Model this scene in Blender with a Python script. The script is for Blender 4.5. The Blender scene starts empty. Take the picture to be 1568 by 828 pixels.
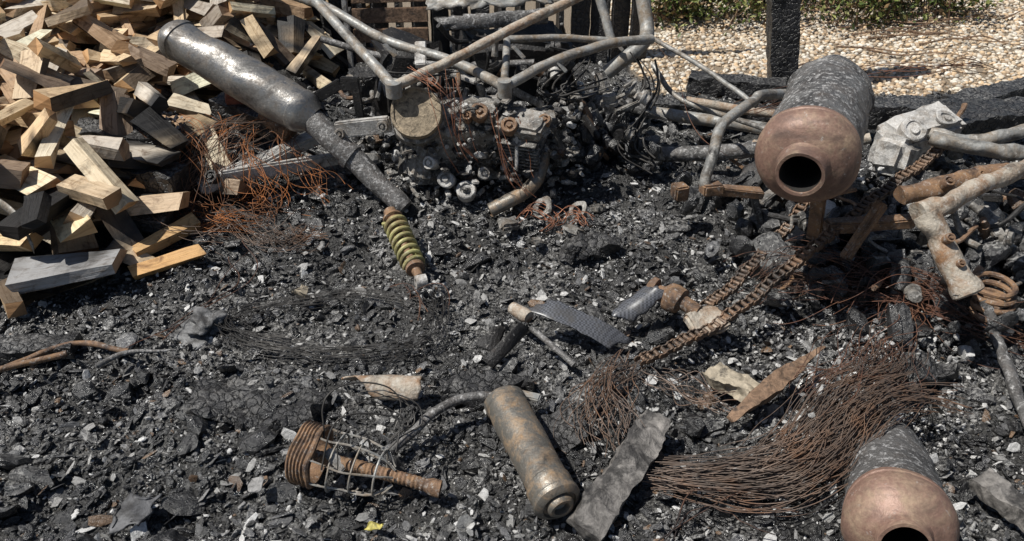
import bpy,bmesh,math,random
import numpy as np
from mathutils import Vector,Matrix,Euler
rng=np.random.default_rng(7); random.seed(7)
sc=bpy.context.scene
U=lambda a,b,n=None: rng.uniform(a,b,n)
# ---------------------------------------------------------------- noise / terrain
def hsh(ix,iy,s):
    n=(ix.astype(np.int64)*374761393+iy.astype(np.int64)*668265263+s*144269504)&0xffffffff
    n=((n^(n>>13))*1274126177)&0xffffffff
    n=n^(n>>16)
    return (n&0xffff)/65535.0
def vn(x,y,s=0):
    x=np.asarray(x,float);y=np.asarray(y,float)
    ix=np.floor(x);iy=np.floor(y);fx=x-ix;fy=y-iy
    fx=fx*fx*(3-2*fx);fy=fy*fy*(3-2*fy)
    a=hsh(ix,iy,s);b=hsh(ix+1,iy,s);c=hsh(ix,iy+1,s);d=hsh(ix+1,iy+1,s)
    return (a*(1-fx)+b*fx)*(1-fy)+(c*(1-fx)+d*fx)*fy
def sst(a,b,x):
    t=np.clip((x-a)/(b-a),0,1);return t*t*(3-2*t)
def heapd(x,y):
    d1=(-1.36+.13*(y-2.6)+.12*(vn(x*3,y*3,5)-.5))-x
    d2=y-2.32-.1*(vn(x*3,y*3,6)-.5)
    return np.minimum(d1,d2)
def burnt(x,y):
    n=.16*(vn(x*4,y*4,9)-.5)+.08*(vn(x*13,y*13,10)-.5)
    a=sst(.06,-.06,y-4.32+n)*sst(-5.2,-5.0,x)*sst(4.1,3.8,x+n)*sst(-.1,.1,y)
    b=sst(.06,-.06,y-5.3)*sst(.08,-.06,x-.82+n)*sst(-5.2,-5.0,x)*sst(-.1,.1,y)
    return np.maximum(a,b)
def calmf(x,y): return np.exp(-(((x+.2)/.5)**2+((y-2.15)/.28)**2))
def H(x,y,fine=True):
    x=np.asarray(x,float);y=np.asarray(y,float)
    d=heapd(x,y)
    heap=.42*(1-np.exp(-np.maximum(d,0)/.8))*sst(6.6,5.8,y)*sst(-5.2,-4,x)
    r=.07*(vn(x*2.3,y*2.3,1)-.5)+.055*(vn(x*6,y*6,2)-.5)
    if fine: r=r+.034*(vn(x*16,y*16,3)-.5)+.02*(vn(x*37,y*37,4)-.5)+.008*(vn(x*80,y*80,14)-.5)
    calm=calmf(x,y)
    r=r*(1-.55*calm)
    m=.12*np.exp(-(((x-.0)/.6)**2+((y-3.45)/.4)**2))+.12*np.exp(-(((x-1.5)/.45)**2+((y-2.7)/.5)**2))
    m=m+.07*np.exp(-(((x+1.05)/.3)**2+((y-2.95)/.3)**2))-.02*calm+.05*np.exp(-(((x-.62)/.25)**2+((y-2.75)/.25)**2))
    b=burnt(x,y)
    return (r+m+heap)*b+(1-b)*(.012*(vn(x*3,y*3,8)-.5))
# ---------------------------------------------------------------- mesh helpers
def build(name,V,polys,mats,col=None,uv=None,smooth=False,parent=None,midx=None,angle=None):
    V=np.asarray(V,np.float32)
    me=bpy.data.meshes.new(name)
    me.vertices.add(len(V))
    ctr=V.mean(0); 
    if len(V)>200000: ctr=np.zeros(3,np.float32)
    me.vertices.foreach_set('co',(V-ctr).ravel())
    polys=[np.asarray(p,np.int32) for p in polys if len(p)]
    lv=np.concatenate([p.ravel() for p in polys]);tot=np.concatenate([np.full(len(p),p.shape[1],np.int32) for p in polys])
    st=np.concatenate([[0],np.cumsum(tot)[:-1]]).astype(np.int32)
    me.loops.add(len(lv));me.loops.foreach_set('vertex_index',lv.astype(np.int32))
    me.polygons.add(len(tot));me.polygons.foreach_set('loop_start',st);me.polygons.foreach_set('loop_total',tot)
    me.update(calc_edges=True)
    me.polygons.foreach_set('use_smooth',np.full(len(tot),smooth))
    if col is not None:
        a=me.color_attributes.new('col','FLOAT_COLOR','POINT');a.data.foreach_set('color',np.asarray(col,np.float32).ravel())
    if uv is not None:
        u=me.uv_layers.new(name='UVMap');u.data.foreach_set('uv',np.asarray(uv,np.float32)[lv].ravel())
    if smooth and angle:
        try: me.set_sharp_from_angle(angle=math.radians(angle))
        except Exception: pass
    o=bpy.data.objects.new(name,me);sc.collection.objects.link(o);o.location=ctr.tolist()
    for m in (mats if isinstance(mats,(list,tuple)) else [mats]): me.materials.append(m)
    if parent: o.parent=parent
    return o
def merge(gs):
    V=[];P={};n=0
    for v,ps in gs:
        for p in ps:
            p=np.asarray(p)
            if len(p): P.setdefault(p.shape[1],[]).append(p+n)
        V.append(v);n+=len(v)
    return np.concatenate(V),[np.concatenate(P[k]) for k in P]
def dentv(V,dent,df):
    V=V.copy()
    for i,(a,b,c) in enumerate([(0,1,2),(1,2,0),(2,0,1)]):
        V[:,a]+=dent*2*(vn(V[:,b]*df+V[:,a]*df*.7,V[:,c]*df-V[:,a]*df*.6,30+i)-.5)
    return V
def part(parent,name,gs,mat,smooth=True,dent=0,df=18,angle=35):
    V,P=merge(gs)
    if dent: V=dentv(V,dent,df)
    return build(name,V,P,mat,smooth=smooth,parent=parent,angle=angle)
def empty(name,loc=(0,0,0)):
    e=bpy.data.objects.new(name,None);sc.collection.objects.link(e);e.empty_display_size=.1;return e
def cat(pts,n=8):
    p=np.asarray(pts,float)
    if len(p)<3:
        t=np.linspace(0,1,n+1)[:,None];return p[0]*(1-t)+p[-1]*t
    q=np.vstack([2*p[0]-p[1],p,2*p[-1]-p[-2]]);out=[]
    for i in range(1,len(q)-2):
        for k in range(n):
            t=k/n;a,b,c,d=q[i-1],q[i],q[i+1],q[i+2]
            out.append(.5*((2*b)+(c-a)*t+(2*a-5*b+4*c-d)*t*t+(3*b-a-3*c+d)*t**3))
    out.append(p[-1]);return np.array(out)
def tubeg(pts,r,k=12,caps=True):
    p=np.asarray(pts,float);n=len(p)
    r=np.full(n,r) if np.isscalar(r) else np.interp(np.linspace(0,1,n),np.linspace(0,1,len(r)),r)
    T=np.gradient(p,axis=0);T/=np.linalg.norm(T,axis=1)[:,None]+1e-9
    up=np.array([0,0,1.]) if abs(T[0][2])<.9 else np.array([1.,0,0])
    A=np.cross(T[0],up);A/=np.linalg.norm(A);R=[]
    ang=np.linspace(0,2*np.pi,k,endpoint=False)
    for i in range(n):
        A=A-T[i]*A.dot(T[i]);A/=np.linalg.norm(A)+1e-9;B=np.cross(T[i],A)
        R.append(p[i]+r[i]*(np.cos(ang)[:,None]*A+np.sin(ang)[:,None]*B))
    V=np.concatenate(R)
    i=np.arange(n-1)[:,None]*k;j=np.arange(k)[None];j2=(j+1)%k
    F=np.stack([i+j,i+k+j,i+k+j2,i+j2],-1).reshape(-1,4)[:,::-1]
    ps=[F]
    if caps: ps.append(np.array([list(range(k))])); ps.append(np.array([list(range((n-1)*k,n*k))[::-1]]))
    return V,ps
def lathe(p0,p1,prof,k=40):
    """profile = [(distance along axis from p0 towards p1, radius)]"""
    p0=np.asarray(p0,float);d=np.asarray(p1,float)-p0;d/=np.linalg.norm(d)
    up=np.array([0,0,1.]) if abs(d[2])<.9 else np.array([1.,0,0])
    A=np.cross(d,up);A/=np.linalg.norm(A);B=np.cross(d,A);ang=np.linspace(0,2*np.pi,k,endpoint=False)
    V=np.concatenate([p0+d*s+r*(np.cos(ang)[:,None]*A+np.sin(ang)[:,None]*B) for s,r in prof]);n=len(prof)
    i=np.arange(n-1)[:,None]*k;j=np.arange(k)[None];j2=(j+1)%k
    return V,[np.stack([i+j,i+k+j,i+k+j2,i+j2],-1).reshape(-1,4)]
def boxg(c,size,rot=(0,0,0),bev=.006,seg=2,sub=0):
    bm=bmesh.new();bmesh.ops.create_cube(bm,size=1)
    for v in bm.verts: v.co=Vector((v.co.x*size[0],v.co.y*size[1],v.co.z*size[2]))
    if sub: bmesh.ops.subdivide_edges(bm,edges=bm.edges[:],cuts=sub,use_grid_fill=True)
    if bev: bmesh.ops.bevel(bm,geom=[e for e in bm.edges if len(e.link_faces)==2 and e.calc_face_angle(0)>.5],offset=bev,segments=seg,affect='EDGES')
    M=Matrix.Translation(c)@Euler([math.radians(a) for a in rot]).to_matrix().to_4x4()
    bm.transform(M);bm.verts.index_update()
    V=np.array([v.co[:] for v in bm.verts]);P={}
    for f in bm.faces: P.setdefault(len(f.verts),[]).append([v.index for v in f.verts])
    bm.free();return V,[np.array(P[k]) for k in P]
def barg(p0,p1,w,h,bev=.004,sub=0,roll=0):
    p0=Vector(p0);p1=Vector(p1);d=p1-p0
    V,P=boxg((0,0,0),(d.length,w,h),bev=bev,sub=sub)
    q=d.to_track_quat('X','Z').to_matrix()@Matrix.Rotation(math.radians(roll),3,'X')
    V=V@np.array(q).T+np.array((p0+p1)/2);return V,P
def gridbox(p0,p1,w,h,cell=.012,roll=0,taper=0):
    """closed box with evenly gridded faces so it can be displaced"""
    p0=Vector(p0);p1=Vector(p1);d=p1-p0;L=d.length
    n=[max(1,int(q/cell)) for q in (L,w,h)];dim=(L,w,h);idx={};V=[];F=[]
    def vid(i,j,k):
        if (i,j,k) not in idx:
            s=1-taper*abs(i/n[0]-.4)*1.6
            idx[(i,j,k)]=len(V);V.append([(i/n[0]-.5)*L,(j/n[1]-.5)*w*s,(k/n[2]-.5)*h*s])
        return idx[(i,j,k)]
    for a,b_,c in ((0,1,2),(1,2,0),(2,0,1)):
        for s in (0,n[c]):
            for i in range(n[a]):
                for j in range(n[b_]):
                    q=[]
                    for di,dj in ((0,0),(1,0),(1,1),(0,1)):
                        t=[0,0,0];t[a]=i+di;t[b_]=j+dj;t[c]=s;q.append(vid(*t))
                    F.append(q if s else q[::-1])
    V=np.array(V);R=np.array(d.to_track_quat('X','Z').to_matrix()@Matrix.Rotation(math.radians(roll),3,'X'))
    return V@R.T+np.array((p0+p1)/2),[np.array(F)]
def ico(s):
    bm=bmesh.new();bmesh.ops.create_icosphere(bm,subdivisions=s,radius=1)
    V=np.array([v.co[:] for v in bm.verts]);F=np.array([[v.index for v in f.verts] for f in bm.faces]);bm.free();return V,F
def rotm(n,tilt=None):
    q=rng.normal(size=(n,4));q/=np.linalg.norm(q,axis=1)[:,None];w,x,y,z=q.T
    return np.stack([np.stack([1-2*(y*y+z*z),2*(x*y-z*w),2*(x*z+y*w)],-1),np.stack([2*(x*y+z*w),1-2*(x*x+z*z),2*(y*z-x*w)],-1),np.stack([2*(x*z-y*w),2*(y*z+x*w),1-2*(x*x+y*y)],-1)],1)
def roty(n,t):
    yaw=U(0,2*np.pi,n);a=rng.normal(0,t,n);b=rng.normal(0,t,n);o=np.ones(n);z=np.zeros(n)
    Z=np.stack([np.stack([np.cos(yaw),-np.sin(yaw),z],-1),np.stack([np.sin(yaw),np.cos(yaw),z],-1),np.stack([z,z,o],-1)],1)
    X=np.stack([np.stack([o,z,z],-1),np.stack([z,np.cos(a),-np.sin(a)],-1),np.stack([z,np.sin(a),np.cos(a)],-1)],1)
    Y=np.stack([np.stack([np.cos(b),z,np.sin(b)],-1),np.stack([z,o,z],-1),np.stack([-np.sin(b),z,np.cos(b)],-1)],1)
    return Z@X@Y
def variants(s,K,jit,box):
    V,F=ico(s);out=[]
    for _ in range(K):
        p=rng.choice([2,3,5]) if box else 2
        v=V@rotm(1)[0].T
        v=v/((np.abs(v)**p).sum(1)**(1/p))[:,None]
        v=v*(1+U(-jit,jit,len(V)))[:,None]
        out.append(v)
    return np.array(out),F
def lumps(var,pos,scale,R,col):
    Vs,F=var;n=len(pos);nv=Vs.shape[1]
    v=Vs[rng.integers(0,len(Vs),n)]*scale[:,None,:]
    v=np.einsum('nij,nkj->nki',R,v)+pos[:,None,:]
    f=(F[None]+(np.arange(n)*nv)[:,None,None]).reshape(-1,3)
    return v.reshape(-1,3),f,np.repeat(np.c_[col,np.ones(n)],nv,0)
# ---------------------------------------------------------------- materials
def newmat(name):
    m=bpy.data.materials.new(name);m.use_nodes=True;nt=m.node_tree;b=nt.nodes['Principled BSDF'];return m,nt,b
def nd(nt,t,**k):
    n=nt.nodes.new(t)
    for a,b in k.items():
        if a in n.inputs: n.inputs[a].default_value=b
        else: setattr(n,a,b)
    return n
def noise(nt,vec,scale,detail=6,rough=.6,dist=0):
    n=nd(nt,'ShaderNodeTexNoise');n.inputs['Scale'].default_value=scale;n.inputs['Detail'].default_value=detail;n.inputs['Roughness'].default_value=rough;n.inputs['Distortion'].default_value=dist
    if vec: nt.links.new(vec,n.inputs['Vector'])
    return n.outputs['Fac']
def ramp(nt,fac,stops,interp='LINEAR'):
    r=nd(nt,'ShaderNodeValToRGB');r.color_ramp.interpolation=interp;e=r.color_ramp.elements
    while len(e)<len(stops): e.new(.5)
    for i,(p,c) in enumerate(stops):
        e[i].position=p;e[i].color=(c if len(c)==4 else (*c,1)) if hasattr(c,'__len__') else (c,c,c,1)
    nt.links.new(fac,r.inputs[0]);return r.outputs[0]
def mix(nt,f,a,b,mode='MIX'):
    m=nd(nt,'ShaderNodeMix',data_type='RGBA',blend_type=mode)
    for s,v in ((m.inputs[0],f),(m.inputs[6],a),(m.inputs[7],b)):
        if hasattr(v,'links'): nt.links.new(v,s)
        else: s.default_value=v if not hasattr(v,'__len__') else ((*v,1) if len(v)==3 else v)
    return m.outputs[2]
def bump(nt,b,h,st,dist=.01):
    n=nd(nt,'ShaderNodeBump');n.inputs['Strength'].default_value=st;n.inputs['Distance'].default_value=dist
    nt.links.new(h,n.inputs['Height']);nt.links.new(n.outputs[0],b.inputs['Normal'])
def pos(nt): return nd(nt,'ShaderNodeNewGeometry').outputs['Position']
def ashmask(nt,p,amt):
    """settled powder ash: patchy, only on upward faces"""
    g=nd(nt,'ShaderNodeNewGeometry');s=nd(nt,'ShaderNodeSeparateXYZ');nt.links.new(g.outputs['Normal'],s.inputs[0])
    up=ramp(nt,s.outputs['Z'],[(.35,0.),(.85,1.)]);pa=ramp(nt,noise(nt,p,3.2,5,.65),[(.46,.12),(.62,1.)]);fi=ramp(nt,noise(nt,p,75,6,.75),[(.47,0.),(.60,amt)])
    return mix(nt,1.,mix(nt,1.,up,pa,'MULTIPLY'),fi,'MULTIPLY')
def metal(name,bare,rust,soot=(.02,.018,.017),ra=.5,sa=.5,met=.8,rough=.4,sc_=14,bs=.3,ash=.66,ashc=(.46,.44,.41)):
    m,nt,b=newmat(name);p=pos(nt)
    n1=noise(nt,p,sc_,10,.72,.5);n2=noise(nt,p,sc_*.45,10,.72,.8);n3=noise(nt,p,sc_*9,4,.6);n4=noise(nt,p,sc_*3.4,8,.75,.3)
    fr=ramp(nt,n1,[(ra-.10,0.),(ra+.12,1.)]);fs=ramp(nt,n2,[(sa-.08,0.),(sa+.12,1.)]);fa=ramp(nt,n4,[(ash-.06,0.),(ash+.06,.85)])
    bc=mix(nt,n3,tuple(c*.55 for c in bare),tuple(min(1,c*1.4) for c in bare))
    rc=mix(nt,n3,tuple(c*.4 for c in rust),tuple(min(1,c*1.5) for c in rust))
    c=mix(nt,fr,bc,rc);c=mix(nt,fs,c,soot);c=mix(nt,fa,c,ashc);nt.links.new(c,b.inputs['Base Color'])
    mm=mix(nt,fr,(met,)*3,(.15,)*3);mm=mix(nt,fs,mm,(.05,)*3);mm=mix(nt,fa,mm,(0,)*3);nt.links.new(mm,b.inputs['Metallic'])
    rr=mix(nt,n3,(rough*.75,)*3,(min(1,rough*1.35),)*3);rr=mix(nt,fr,rr,(.8,)*3);rr=mix(nt,fs,rr,(.6,)*3);rr=mix(nt,fa,rr,(.9,)*3);nt.links.new(rr,b.inputs['Roughness'])
    h=mix(nt,.5,n1,n3);bump(nt,b,h,bs,.008);return m
M_pipe=metal('scorched_steel',(.32,.31,.295),(.13,.10,.075),ra=.55,sa=.56,rough=.32)
M_sil=metal('rusting_steel',(.21,.195,.17),(.33,.215,.12),ra=.55,sa=.58,rough=.36,sc_=20,met=.5)
M_cop=metal('heat_stained_steel',(.27,.165,.125),(.38,.28,.19),soot=(.09,.06,.05),ra=.56,sa=.55,rough=.46,sc_=11,met=.2,bs=.35,ash=.66)
M_frame=metal('burnt_frame_tube',(.33,.33,.315),(.25,.19,.13),ra=.52,sa=.57,rough=.42,met=.25,ash=.60)
M_beige=metal('scaled_frame_tube',(.44,.39,.32),(.28,.155,.08),ra=.53,sa=.59,rough=.6,met=.05,bs=.9,ash=.6,ashc=(.6,.57,.52))
M_cast=metal('burnt_cast_aluminium',(.30,.285,.26),(.22,.16,.11),soot=(.018,.017,.016),ra=.57,sa=.49,rough=.5,met=.2,sc_=20,bs=.8,ash=.59,ashc=(.6,.58,.55))
M_alu=metal('ash_covered_aluminium',(.52,.505,.48),(.28,.23,.18),ra=.57,sa=.55,rough=.5,met=.2,bs=.7,sc_=20,ash=.59,ashc=(.68,.66,.63))
M_rust=metal('rusted_steel',(.23,.14,.09),(.32,.19,.10),soot=(.03,.02,.017),ra=.5,sa=.53,rough=.75,met=.2,sc_=25,bs=.6,ash=.61)
M_orust=metal('orange_rust_wire',(.55,.20,.06),(.24,.10,.04),soot=(.045,.028,.02),ra=.5,sa=.50,rough=.6,met=.2,sc_=9,bs=0.1,ash=.7)
M_wire=metal('brown_rust_wire',(.20,.15,.12),(.27,.125,.055),soot=(.05,.042,.038),ra=.56,sa=.53,rough=.40,met=.4,sc_=6,bs=0.1)
M_rwire=metal('dark_red_rust_wire',(.18,.08,.05),(.24,.12,.06),soot=(.03,.022,.02),ra=.57,sa=.5,rough=.6,met=.2,sc_=6,bs=0.1)
M_bwire=metal('black_wire',(.08,.075,.07),(.09,.075,.06),ra=.6,sa=.5,rough=.4,met=.3,bs=.1,ash=.7)
M_blk=metal('charred_black_metal',(.035,.034,.034),(.09,.07,.06),ra=.62,sa=.5,rough=.35,met=.3,bs=1)
M_bore=metal('dark_bore',(.02,.018,.016),(.05,.03,.02),ra=.62,sa=.5,rough=.9,met=0,bs=.3,ash=.9)  # near-black colour keeps the deep outlet bore dark
M_mbody=metal('burnt_muffler_shell',(.17,.165,.16),(.10,.085,.075),soot=(.025,.024,.024),ra=.55,sa=.53,rough=.40,met=.3,sc_=18,bs=1,ash=.58,ashc=(.55,.54,.53))
M_copwire=metal('copper_wire',(.42,.18,.10),(.22,.09,.05),ra=.5,sa=.57,rough=.45,met=.5,bs=.1)
M_spring=metal('yellow_green_spring',(.50,.48,.20),(.30,.22,.11),soot=(.07,.055,.03),ra=.53,sa=.57,rough=.45,met=.05,bs=.3,ash=.63)
M_chain=metal('rusted_chain',(.15,.105,.075),(.22,.125,.07),soot=(.03,.025,.022),ra=.52,sa=.52,rough=.42,met=.5,sc_=20)
def vcol(name,rough,bs,scale,spec=.5,var=(.45,1.5),ash=0):
    m,nt,b=newmat(name);p=pos(nt);a=nd(nt,'ShaderNodeAttribute',attribute_name='col').outputs['Color']
    n=noise(nt,p,scale,6,.7);v=ramp(nt,n,[(.3,var[0]),(.7,min(var[1],1.))])
    c=mix(nt,1.,a,v,'MULTIPLY')
    if ash: c=mix(nt,ashmask(nt,p,ash),c,(.44,.43,.41))
    nt.links.new(c,b.inputs['Base Color'])
    b.inputs['Specular IOR Level'].default_value=spec
    rr=ramp(nt,noise(nt,p,scale*.4,3),[(.35,max(rough-.2,.05)),(.65,min(rough+.2,1))]);nt.links.new(rr,b.inputs['Roughness'])
    if bs: bump(nt,b,n,bs,.006)
    return m
M_char=vcol('charcoal',.34,.9,130,.9,ash=.75)
M_gravel=vcol('gravel_stone',.75,.25,150,.3,(.7,1.))
M_leaf=vcol('leaf',.55,0,60,.3,(.7,1.))
# alligator char : cracked blocks
M_all,nt,b=newmat('alligator_char');p=pos(nt)
wv=nd(nt,'ShaderNodeVectorMath',operation='MULTIPLY_ADD');nz=nd(nt,'ShaderNodeTexNoise');nz.inputs['Scale'].default_value=22;nz.inputs['Detail'].default_value=5;nt.links.new(p,nz.inputs['Vector']);nt.links.new(nz.outputs['Color'],wv.inputs[0]);wv.inputs[1].default_value=(.045,.045,.045);nt.links.new(p,wv.inputs[2])
vo=nd(nt,'ShaderNodeTexVoronoi',feature='DISTANCE_TO_EDGE');vo.inputs['Scale'].default_value=38;vo.inputs['Randomness'].default_value=.8;nt.links.new(wv.outputs[0],vo.inputs['Vector'])
crk=ramp(nt,vo.outputs['Distance'],[(.0,0.),(.07,.8),(.3,1.)]);nf=noise(nt,p,140,6,.75)
c=mix(nt,crk,(.006,.006,.006),(.028,.027,.028));c=mix(nt,ramp(nt,noise(nt,p,15,8,.75),[(.55,0.),(.72,.7)]),c,(.16,.15,.14));c=mix(nt,ashmask(nt,p,.6),c,(.40,.39,.37));nt.links.new(c,b.inputs['Base Color']);b.inputs['Roughness'].default_value=.4;b.inputs['Specular IOR Level'].default_value=.65
hh_=nd(nt,'ShaderNodeMath',operation='MULTIPLY_ADD');nt.links.new(nf,hh_.inputs[0]);hh_.inputs[1].default_value=.6;nt.links.new(crk,hh_.inputs[2]);bump(nt,b,hh_.outputs[0],.8,.008)
# wood
M_wood,nt,b=newmat('split_firewood')
uvn=nd(nt,'ShaderNodeUVMap',uv_map='UVMap').outputs[0];mp=nd(nt,'ShaderNodeMapping');mp.inputs['Scale'].default_value=(6,85,1);nt.links.new(uvn,mp.inputs[0])
g=noise(nt,mp.outputs[0],1,6,.65,.4);g2=noise(nt,uvn,12,6,.65,1.5);a=nd(nt,'ShaderNodeAttribute',attribute_name='col').outputs['Color']
c=mix(nt,1.,a,ramp(nt,g,[(.3,(.48,.40,.31)),(.45,(.90,.88,.86)),(.6,(1,1,1))]),'MULTIPLY');c=mix(nt,1.,c,ramp(nt,g2,[(.3,(.38,.32,.28)),(.47,(.95,.94,.92)),(.7,(1,1,1))]),'MULTIPLY')
sm=ramp(nt,noise(nt,pos(nt),7,8,.7),[(.53,0.),(.66,.75)]);c=mix(nt,sm,c,mix(nt,1.,c,(.25,.23,.22),'MULTIPLY'))
nt.links.new(c,b.inputs['Base Color']);b.inputs['Roughness'].default_value=.6;b.inputs['Specular IOR Level'].default_value=.4;bump(nt,b,mix(nt,.4,g,g2),.9,.009)
# carbon panel
M_carb,nt,b=newmat('carbon_fibre_weave');p=pos(nt)
ck=nd(nt,'ShaderNodeTexChecker');ck.inputs['Scale'].default_value=150;ck.inputs[1].default_value=(.05,.052,.058,1);ck.inputs[2].default_value=(.12,.125,.14,1);nt.links.new(p,ck.inputs[0])
nt.links.new(mix(nt,ramp(nt,noise(nt,p,20,8,.7),[(.48,0.),(.65,.75)]),ck.outputs[0],(.08,.075,.07)),b.inputs['Base Color']);b.inputs['Roughness'].default_value=.36
def plain(name,c,rough=.7,scale=30,bs=.6,v=.5,soot=.54):
    m,nt,b=newmat(name);p=pos(nt);n=noise(nt,p,scale,8,.72,.5);n2=noise(nt,p,scale*.5,8,.7,.5)
    c_=mix(nt,ramp(nt,n,[(.35,0.),(.65,1.)]),tuple(x*v for x in c),tuple(min(1,x*1.25) for x in c));c_=mix(nt,ramp(nt,n2,[(soot,0.),(soot+.1,.85)]),c_,(.025,.023,.022))
    nt.links.new(c_,b.inputs['Base Color']);b.inputs['Roughness'].default_value=rough;bump(nt,b,n,bs,.01);return m
M_brick=plain('red_brick',(.30,.10,.06));M_stone=plain('stone',(.42,.36,.27));M_cloth=plain('melted_plastic',(.24,.24,.24),.4,14,1,.25);M_plank=plain('charred_plank_skin',(.27,.25,.23),.55,24,1,.2,.48)
M_ashm=plain('pale_ash',(.42,.41,.40),.8,40,1,.35);M_yel=plain('yellow_scrap',(.6,.52,.14),.5,40,.5,.4);M_brw=plain('brown_timber',(.30,.19,.12),.7,35,.9,.3,.54);M_slate=plain('dull_slate',(.15,.15,.155),.5,16,.8,.4)
# ground material
M_ground,nt,b=newmat('ash_and_gravel_ground');p=pos(nt)
am=nd(nt,'ShaderNodeAttribute',attribute_name='col').outputs['Color']
n1=noise(nt,p,9,8,.7);n2=noise(nt,p,90,6,.8);vo=nd(nt,'ShaderNodeTexVoronoi');vo.inputs['Scale'].default_value=130;nt.links.new(p,vo.inputs['Vector'])
ash=mix(nt,ramp(nt,n2,[(.38,0.),(.72,1.)]),(.006,.006,.006),(.07,.068,.066));ash=mix(nt,ramp(nt,n1,[(.52,0.),(.8,.5)]),ash,(.12,.115,.11));ash=mix(nt,ashmask(nt,p,.85),ash,(.42,.41,.39))
soil=mix(nt,n2,(.26,.20,.13),(.55,.45,.33));soil=mix(nt,ramp(nt,vo.outputs['Distance'],[(.1,0.),(.6,.6)]),soil,(.12,.085,.055))
nt.links.new(mix(nt,am,soil,ash),b.inputs['Base Color']);b.inputs['Roughness'].default_value=.5
bump(nt,b,mix(nt,.5,n2,vo.outputs['Distance']),1,.014)
# ---------------------------------------------------------------- ground sheet
def axis(a,b,st,far):
    mid=np.arange(a,b,st);o=st*1.5**np.arange(1,40);o=np.cumsum(o);o=o[o<far];return np.concatenate([(a-o)[::-1],mid,b-st+o])
X=axis(-3.6,4.0,.0115,400);Y=axis(.6,6.4,.0115,400)
gx,gy=np.meshgrid(X,Y);gz=H(gx,gy);nx,ny=len(X),len(Y)
i=np.arange(ny-1)[:,None]*nx;j=np.arange(nx-1)[None]
F=np.stack([i+j,i+j+1,i+nx+j+1,i+nx+j],-1).reshape(-1,4)
bm_=burnt(gx,gy).ravel()
build('ground',np.c_[gx.ravel(),gy.ravel(),gz.ravel()],[F],M_ground,col=np.c_[bm_,bm_,bm_,np.ones(len(bm_))],smooth=True)
# ---------------------------------------------------------------- charcoal debris
va=variants(1,40,.36,True);vb=variants(2,30,.22,True);vbs=variants(2,20,.1,False)
def scatter(n,y0,y1):
    y=U(y0,y1,n);x=U(-1,1,n)*(y*.72+.55);return x,y
def ccol(n,w=(.78,.13,.055,.02,.015)):
    k=rng.choice(5,n,p=w);v=U(0,1,n)
    c=np.zeros((n,3))
    base=[((.006,.006,.007),(.028,.027,.028)),((.05,.05,.054),(.15,.15,.155)),((.26,.255,.25),(.50,.49,.47)),((.65,.64,.62),(.88,.87,.85)),((.12,.07,.04),(.26,.16,.09))]
    for q,(lo,hi) in enumerate(base):
        m=k==q;c[m]=np.array(lo)+(np.array(hi)-np.array(lo))*v[m][:,None]
    return c
def dust(c,x,y):
    m=sst(.62,.9,.6*vn(x*2.2,y*2.2,60)+.4*vn(x*7,y*7,61))+.5*np.exp(-(((x-.6)/.3)**2+((y-2.8)/.22)**2))+.35*np.exp(-(((x-.0)/.3)**2+((y-2.35)/.15)**2))
    m=np.clip(m,0,1)*.8*rng.random(len(x))
    return c*(1-m[:,None])+np.array([.14,.135,.13])*m[:,None]
VV=[];FF=[];CC=[];off=0
def addl(r):
    global off
    VV.append(r[0]);FF.append(r[1]+off);CC.append(r[2]);off+=len(r[0])
for n,var,lo,hi,w in ((80000,va,.0022,.0072,(.73,.13,.07,.055,.015)),(9500,vb,.008,.018,(.865,.09,.02,.01,.015)),(1000,vb,.017,.040,(.945,.04,.01,.0,.005))):
    x,y=scatter(n,.95,4.95)
    if n==80000:
        k=int(n*.5);y[:k]=U(.95,2.5,k);x[:k]=U(-1,1,k)*(y[:k]*.72+.4)
    hd=heapd(x,y);keep=(burnt(x,y)>.4)&(hd<.12)
    if lo>.007: 
        keep&=rng.random(n)>calmf(x,y)*.85
        keep&=rng.random(n)<.35+.9*vn(x*4,y*4,62)
    x,y=x[keep],y[keep];n=len(x)
    s=lo+(hi-lo)*rng.random(n)**2.
    sc3=s[:,None]*np.c_[U(.9,1.9,n),U(.6,1.1,n),U(.3,.8,n)]
    z=H(x,y)+s*.25
    addl(lumps(var,np.c_[x,y,z],sc3,roty(n,.5),dust(ccol(n,w),x,y)))
n=8500;x,y=scatter(n,.95,4.6);k=(burnt(x,y)>.4)&(heapd(x,y)<.05);x,y=x[k],y[k];n=len(x);s=U(.005,.022,n)
addl(lumps(va,np.c_[x,y,H(x,y)+.010],s[:,None]*np.c_[U(.8,1.5,n),U(.4,.9,n),U(.05,.12,n)],roty(n,.55),dust(ccol(n,(.56,.17,.14,.10,.03)),x,y)))
for (cx_,cy_,sx,sy,n) in ((.1,2.8,.45,.16,1100),(1.15,2.0,.3,.22,1300),(.4,2.45,.3,.2,500),(-1.3,1.9,.4,.25,500),(1.4,2.9,.4,.3,600),(-.1,1.15,.6,.15,600),(1.1,1.7,.25,.12,500),(-.1,3.0,.35,.12,500)):
    x=rng.normal(cx_,sx,n);y=rng.normal(cy_,sy,n);s=U(.002,.011,n)
    addl(lumps(va,np.c_[x,y,H(x,y)+.012],s[:,None]*np.c_[U(.8,1.6,n),U(.4,.9,n),U(.15,.6,n)],roty(n,.6),ccol(n,(.25,.25,.28,.19,.03))))
n=700;x=rng.normal(1.5,.28,n);y=rng.normal(2.5,.25,n);s=U(.012,.05,n)
addl(lumps(vb,np.c_[x,y,H(x,y,False)+U(0,.14,n)],s[:,None]*np.c_[U(.8,1.7,n),U(.7,1.1,n),U(.4,.9,n)],rotm(n),ccol(n,(.88,.08,.02,.01,.01))))
build('charcoal_debris',np.concatenate(VV),[np.concatenate(FF)],M_char,col=np.concatenate(CC))
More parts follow.
